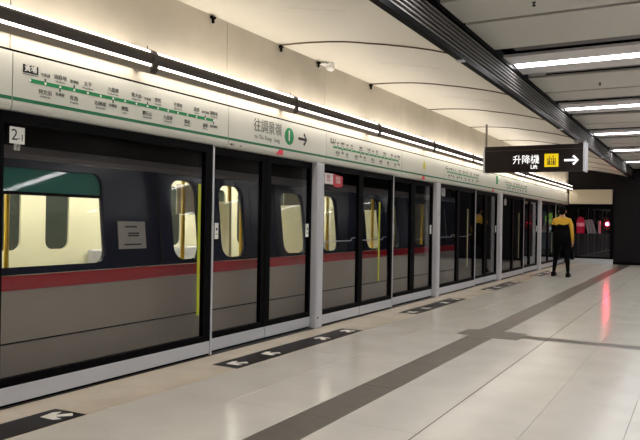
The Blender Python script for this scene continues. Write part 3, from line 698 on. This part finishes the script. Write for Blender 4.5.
# ------------------------------------------------------------------ person
def person():
    ax, ay = -2.97, 17.42
    r = Root('person', 'person seen from behind in black clothes with yellow shoulders and sleeve', 'person', (ax, ay, 0))
    J = {}
    verts = []; edges = []; rad = []
    def v(n, x, y, z, rx, ry=None):
        J[n] = len(verts); verts.append((x, y, z)); rad.append((rx, ry or rx)); return n
    def e(a, b): edges.append((J[a], J[b]))
    v('pelvis', 0, 0, 0.90, 0.135, 0.105)
    v('waist', 0, 0.005, 1.04, 0.16, 0.11); v('chest', 0, 0.0, 1.22, 0.185, 0.12); v('sh', 0, 0, 1.365, 0.115, 0.085)
    v('neck', 0, 0.01, 1.455, 0.052); v('head0', 0, 0.03, 1.53, 0.068, 0.08); v('head1', 0, 0.025, 1.62, 0.072, 0.09); v('head2', 0, 0.015, 1.68, 0.045, 0.055)
    for a, b in zip(['pelvis', 'waist', 'chest', 'sh', 'neck', 'head0', 'head1'], ['waist', 'chest', 'sh', 'neck', 'head0', 'head1', 'head2']): e(a, b)
    # right arm hangs; left arm bent forward
    v('rs', 0.165, 0, 1.36, 0.068); v('ru', 0.215, -0.01, 1.23, 0.056); v('re', 0.235, -0.015, 1.08, 0.046); v('rf', 0.24, 0.03, 0.94, 0.040); v('rw', 0.238, 0.06, 0.84, 0.030); v('rh', 0.237, 0.075, 0.785, 0.030, 0.038)
    for a, b in zip(['sh', 'rs', 'ru', 're', 'rf', 'rw'], ['rs', 'ru', 're', 'rf', 'rw', 'rh']): e(a, b)
    v('ls', -0.165, 0, 1.36, 0.068); v('lu', -0.205, 0.01, 1.23, 0.056); v('le', -0.215, 0.02, 1.09, 0.046); v('lf', -0.195, 0.15, 1.08, 0.040); v('lw', -0.16, 0.26, 1.13, 0.030); v('lh', -0.145, 0.315, 1.155, 0.030, 0.036)
    for a, b in zip(['sh', 'ls', 'lu', 'le', 'lf', 'lw'], ['ls', 'lu', 'le', 'lf', 'lw', 'lh']): e(a, b)
    # legs in a short stride
    v('rhip', 0.09, 0, 0.84, 0.098); v('rth', 0.115, -0.01, 0.66, 0.086); v('rk', 0.135, -0.01, 0.47, 0.064); v('rc', 0.15, -0.05, 0.33, 0.056); v('ra', 0.165, -0.085, 0.10, 0.042)
    for a, b in zip(['pelvis', 'rhip', 'rth', 'rk', 'rc'], ['rhip', 'rth', 'rk', 'rc', 'ra']): e(a, b)
    v('lhip', -0.09, 0, 0.84, 0.098); v('lth', -0.125, 0.06, 0.66, 0.086); v('lk', -0.15, 0.11, 0.47, 0.064); v('lc', -0.17, 0.10, 0.33, 0.056); v('la', -0.19, 0.08, 0.10, 0.042)
    for a, b in zip(['pelvis', 'lhip', 'lth', 'lk', 'lc'], ['lhip', 'lth', 'lk', 'lc', 'la']): e(a, b)
    me = bpy.data.meshes.new('body'); me.from_pydata(verts, edges, [])
    ob = bpy.data.objects.new('tmpbody', me); COL.objects.link(ob)
    md = ob.modifiers.new('skin', 'SKIN'); md.use_smooth_shade = True
    for i, sv in enumerate(me.skin_vertices[0].data):
        sv.radius = rad[i]; sv.use_root = (i == 0)
    sb = ob.modifiers.new('sub', 'SUBSURF'); sb.levels = 2; sb.render_levels = 2
    dg = bpy.context.evaluated_depsgraph_get(); dg.update()
    m2 = bpy.data.meshes.new_from_object(ob.evaluated_get(dg)); bpy.data.objects.remove(ob)
    m2.materials.clear()
    for mm in (m_cloth, m_hiv, m_skin): m2.materials.append(mm)
    for p in m2.polygons:
        c = p.center; p.use_smooth = True
        mi = 0
        if c.z > 1.44: mi = 2
        elif c.z > 1.27 and abs(c.x) < 0.24 or (c.x > 0.165 and c.z > 0.86): mi = 1
        elif c.x < -0.165 and c.z > 1.26: mi = 1
        if c.x > 0.19 and c.z < 0.86 and c.z > 0.7: mi = 2
        if c.x < -0.1 and c.y > 0.25 and c.z > 1.0: mi = 2
        p.material_index = mi
    o = bpy.data.objects.new('body', m2); COL.objects.link(o); o.parent = r.o
    P = lambda x, y, z: (ax+x, ay+y, z)
    # hands: fingers and thumb as short tapered chains
    for sx_, base, dirv in ((1, (0.237, 0.075, 0.775), (0.0, 0.05, -1.0)), (-1, (-0.143, 0.325, 1.16), (0.25, 0.95, 0.25))):
        d = Vector(dirv).normalized(); side = Vector((0, 1, 0)) if sx_ == 1 else Vector((0.2, 0, 1)).normalized()
        h = MB()
        for k, ln in enumerate((0.062, 0.074, 0.07, 0.055)):
            s_ = Vector(base)+side*(0.027-0.018*k)
            h.tube([P(*s_), P(*(s_+d*ln*0.5)), P(*(s_+d*ln+Vector((-0.014*sx_, 0, 0))))], [0.0095, 0.009, 0.007], 8)
        tb = Vector(base)-d*0.03+side*0.028
        h.tube([P(*tb), P(*(tb+side*0.022+d*0.018)), P(*(tb+side*0.026+d*0.048))], [0.011, 0.010, 0.008], 8)
        h.build('fingers', m_skin, r, smooth=True)
    # hair, ears, nose, eyes, mouth
    MB().ball(P(0, 0.005, 1.645), 0.088, 0.098, 0.085, 16, 10).build('hair', m_hair, r, smooth=True)
    MB().ball(P(0, -0.035, 1.57), 0.078, 0.055, 0.075, 14, 8).build('hair', m_hair, r, smooth=True)
    for s_ in (-1, 1):
        MB().ball(P(s_*0.084, 0.03, 1.575), 0.012, 0.02, 0.03, 8, 6).build('ear', m_skin, r, smooth=True)
        MB().ball(P(s_*0.03, 0.108, 1.59), 0.012, 0.008, 0.007, 8, 6).build('eye', m_hair, r, smooth=True)
    MB().ball(P(0, 0.118, 1.56), 0.013, 0.018, 0.022, 8, 6).build('nose', m_skin, r, smooth=True)
    MB().ball(P(0, 0.105, 1.52), 0.024, 0.008, 0.006, 8, 6).build('mouth', mat('lips', (150, 80, 76), 0.5), r, smooth=True)
    for s_, fx, fy in ((1, 0.168, -0.045), (-1, -0.195, 0.12)):
        b = MB().prism_x([(ay+fy-0.13, 0.0), (ay+fy+0.14, 0.0), (ay+fy+0.145, 0.03), (ay+fy+0.08, 0.065), (ay+fy-0.02, 0.115), (ay+fy-0.10, 0.115), (ay+fy-0.135, 0.04)], ax+fx-0.045, ax+fx+0.045)
        b.build('shoe', m_hair, r, 0.015)
    # jacket skirt below the waist
    jk = MB(); n = 20
    rings = [(0.74, 0.205, 0.15), (0.95, 0.20, 0.145), (1.14, 0.195, 0.135)]
    vs = []; fs = []
    for z, a, b_ in rings:
        for k in range(n):
            t = 2*math.pi*k/n; vs.append(P(a*math.cos(t), b_*math.sin(t), z))
    for j in range(2):
        for k in range(n): fs.append((j*n+k, j*n+(k+1) % n, (j+1)*n+(k+1) % n, (j+1)*n+k))
    fs.append(tuple(range(n))); fs.append(tuple(range(2*n, 3*n)))
    jk.add(vs, fs).build('jacket_hem', m_cloth, r, smooth=True)
    return r
person()
# bag carried in the right hand
bg = Root('handbag', 'small black bag hanging from the hand of the person', 'bag', (-2.73, 17.50, 0.42))
MB().box(-2.77, -2.695, 17.38, 17.61, 0.42, 0.64).build('bag_body', m_cloth, bg, 0.015)
MB().tube([(-2.732, 17.42, 0.63), (-2.732, 17.45, 0.72), (-2.732, 17.50, 0.745), (-2.732, 17.55, 0.72), (-2.732, 17.58, 0.63)], 0.008, 8).build('handle', m_cloth, bg, smooth=True)
